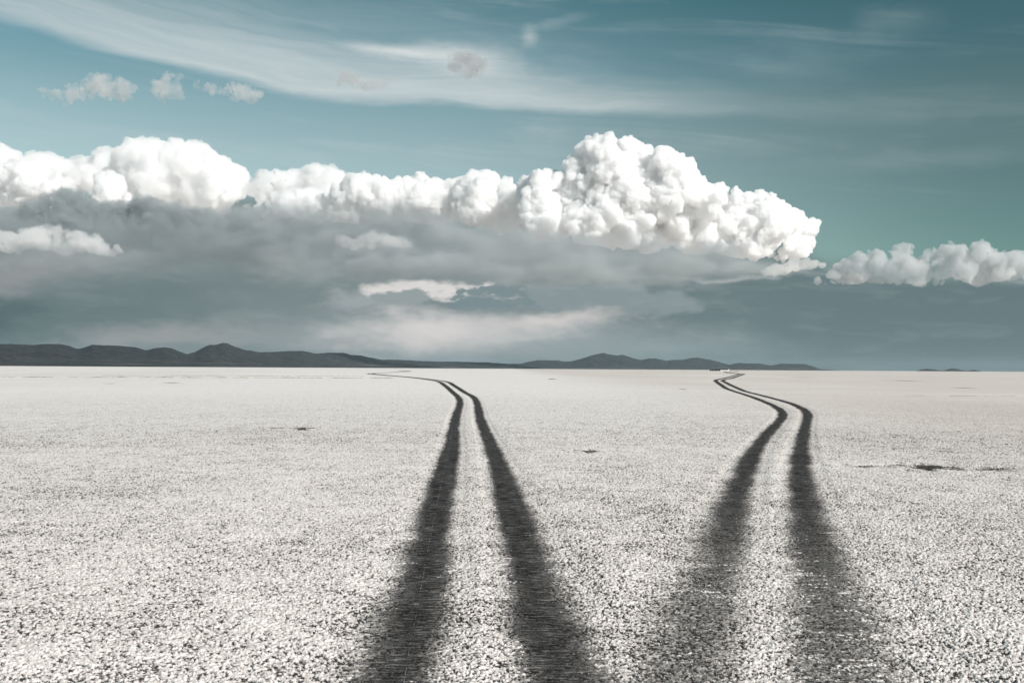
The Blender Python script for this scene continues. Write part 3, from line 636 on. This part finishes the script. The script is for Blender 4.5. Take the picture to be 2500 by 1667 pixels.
    elw = n.m('ADD', el, n.m('ADD', n.m('MULTIPLY', nz(3, 6, 14), .050), n.m('MULTIPLY', nz(4, 26, 55), .022)))
    def blob(px, py, rx, ry, tilt=0., rough=0., sc=30, soft=1.0, warped=False):
        a, e = pt(px, py); ca, sa = math.cos(tilt), math.sin(tilt)
        da = n.m('SUBTRACT', azw if warped else az, a); de = n.m('SUBTRACT', elw if warped else el, e)
        u = n.m('ADD', n.m('MULTIPLY', da, ca * F / rx), n.m('MULTIPLY', de, sa * F / rx))
        w = n.m('ADD', n.m('MULTIPLY', da, -sa * F / ry), n.m('MULTIPLY', de, ca * F / ry))
        r = n.m('SQRT', n.m('ADD', n.m('MULTIPLY', u, u), n.m('MULTIPLY', w, w)))
        if rough:
            r = n.m('ADD', r, n.m('MULTIPLY', n.m('SUBTRACT', n.noise(n.xyz(n.m('MULTIPLY', az, 1.0), n.m('MULTIPLY', el, 2.2)), sc, 5, .6), .5), rough))
        return n.m('SUBTRACT', 1.0, n.step(1 - soft, 1.0, r))
    # thin wash spreading above the band
    wash = n.m('MULTIPLY', n.step(-.004, .03, hgt), n.m('SUBTRACT', 1.0, n.step(.02, .15, hgt)))
    wash = n.m('MULTIPLY', n.m('MULTIPLY', wash, n.curve(an, [(0, .45), (.3, .46), (.5, .24), (.65, .08), (.8, .02), (1, .02)])), n.m('ADD', .6, n.m('MULTIPLY', n.step(.25, .75, fl), .4)))
    cir = n.m('ADD', cir, n.m('MULTIPLY', wash, n.m('SUBTRACT', 1.0, cir)))
    for px, py, rx, ry, tl, amt in ((1140, 148, 200, 46, -.10, 1.1), (980, 128, 160, 20, -.06, 1.2), (1292, 88, 28, 30, .5, .55), (2190, 48, 120, 40, -.1, .24), (1360, 55, 110, 16, .2, .2), (2260, 258, 420, 42, -.06, .20), (2330, 385, 420, 30, .0, .20), (1900, 170, 220, 40, -.2, .13)):
        bl = n.m('MULTIPLY', blob(px, py, rx * 1.15, ry * 1.2, tl, .55 if amt > .8 else 1.0, 24), n.m('ADD', .55, n.m('MULTIPLY', n.step(.3, .7, fl), .45)))
        cir = n.m('ADD', cir, n.m('MULTIPLY', n.m('MULTIPLY', bl, amt, clamp=True), n.m('SUBTRACT', 1.0, cir)))
    cir = n.m('MULTIPLY', cir, n.step(math.radians(6), math.radians(11), el))
    cir = n.m('MULTIPLY', cir, n.m('SUBTRACT', 1.0, n.m('MULTIPLY', n.step(math.radians(40), math.radians(70), el), .7)))
    ccol = n.mix(n.m('MULTIPLY', side, .55), lin3(216, 222, 222), lin3(176, 192, 195))
    cir = n.m('MULTIPLY', cir, n.m('SUBTRACT', 1.0, n.m('MULTIPLY', side, .42)))
    col = n.mix(n.m('MULTIPLY', cir, .92), col, ccol)
    # --- grey rain deck under the cumulus, down to the horizon
    wv = n.noise(n.xyz(n.m('MULTIPLY', az, 9), n.m('MULTIPLY', el, 26)), 1.0, 5, .6)
    etop = ecurve([(-300, 520), (0, 500), (400, 470), (700, 470), (1200, 520), (1900, 590), (2050, 640), (2300, 650), (2700, 640)])
    deck = n.m('SUBTRACT', 1.0, n.step(-.020, .012, n.m('ADD', n.m('SUBTRACT', el, etop), n.m('MULTIPLY', n.m('SUBTRACT', wv, .5), .03))))
    g = n.mix(n.step(math.radians(-24), math.radians(26), az), lin3(122, 135, 136), lin3(100, 120, 123))
    fine = n.noise(n.xyz(n.m('MULTIPLY', az, 16), n.m('MULTIPLY', el, 70)), 1.0, 5, .6, .4)
    def lay(g, col, amt, *b, **k):
        k.setdefault('warped', True); return n.mix(n.m('MULTIPLY', blob(*b, **k), amt), g, col)
    g = lay(g, lin3(152, 161, 164), .9, 1150, 610, 950, 120)
    g = lay(g, lin3(128, 140, 142), .8, 1000, 662, 900, 60)
    g = lay(g, lin3(60, 88, 94), 1., -20, 775, 420, 105)
    g = lay(g, lin3(102, 120, 120), .9, 330, 740, 460, 95, .25)
    g = lay(g, lin3(150, 152, 154), .9, 60, 650, 380, 75, .30)
    g = lay(g, lin3(156, 158, 159), .9, 430, 835, 330, 50, .05, rough=.5, sc=14)
    g = lay(g, lin3(172, 177, 179), 1., 1120, 820, 720, 105)
    g = lay(g, lin3(222, 217, 214), 1., 1040, 805, 380, 70, rough=.6, sc=15)
    g = lay(g, lin3(216, 211, 208), .95, 1370, 782, 260, 46, .10, rough=.6, sc=18)
    g = lay(g, lin3(150, 164, 168), .7, 1560, 850, 480, 80)
    g = lay(g, lin3(160, 167, 169), .9, 900, 728, 190, 34, .05, rough=.9, sc=30, soft=.7)
    g = lay(g, lin3(224, 220, 217), 1., 1115, 706, 240, 32, -.03, rough=.9, sc=26, soft=.55)
    g = lay(g, lin3(136, 149, 153), 1., 1420, 722, 330, 38, -.02, rough=.9, sc=40, soft=.4)
    g = lay(g, lin3(150, 159, 161), 1., 1030, 728, 80, 26, .0, rough=1.3, sc=55, soft=.35)
    g = lay(g, lin3(124, 140, 144), 1., 1215, 702, 46, 22, .1, rough=1.3, sc=60, soft=.3)
    g = lay(g, lin3(122, 139, 143), 1., 1205, 737, 95, 14, .06, rough=1.2, sc=60, soft=.3)
    g = lay(g, lin3(176, 180, 181), .7, 1780, 688, 280, 13, .02, rough=1., sc=30)
    g = n.mix(n.m('MULTIPLY', n.step(.48, .75, fine), .14), g, lin3(185, 190, 192))
    col = n.mix(deck, col, g)
    col = n.mix(n.step(-.02, 0.0, el), lin3(150, 150, 150), col)
    nt.links.new(col, bg.inputs[0])
build_world()

# ------------------------------------------------------------------ camera and render
cam = bpy.data.cameras.new('camera'); cam.lens = 35; cam.sensor_width = 36; cam.clip_end = 4e5; cam.clip_start = .1
co = bpy.data.objects.new('camera', cam); C.objects.link(co)
co.matrix_world = Matrix(((RT[0], UP[0], -FW[0], 0), (RT[1], UP[1], -FW[1], 0), (RT[2], UP[2], -FW[2], H), (0, 0, 0, 1)))
S.camera = co
vs = S.view_settings; vs.view_transform = 'Standard'; vs.look = 'None'; vs.exposure = 0; vs.gamma = 1; vs.use_curve_mapping = False
cy = S.cycles; cy.max_bounces = 40; cy.volume_bounces = 40; cy.diffuse_bounces = 4; cy.glossy_bounces = 2; cy.transparent_max_bounces = 16; cy.use_denoising = True; cy.sample_clamp_indirect = 3
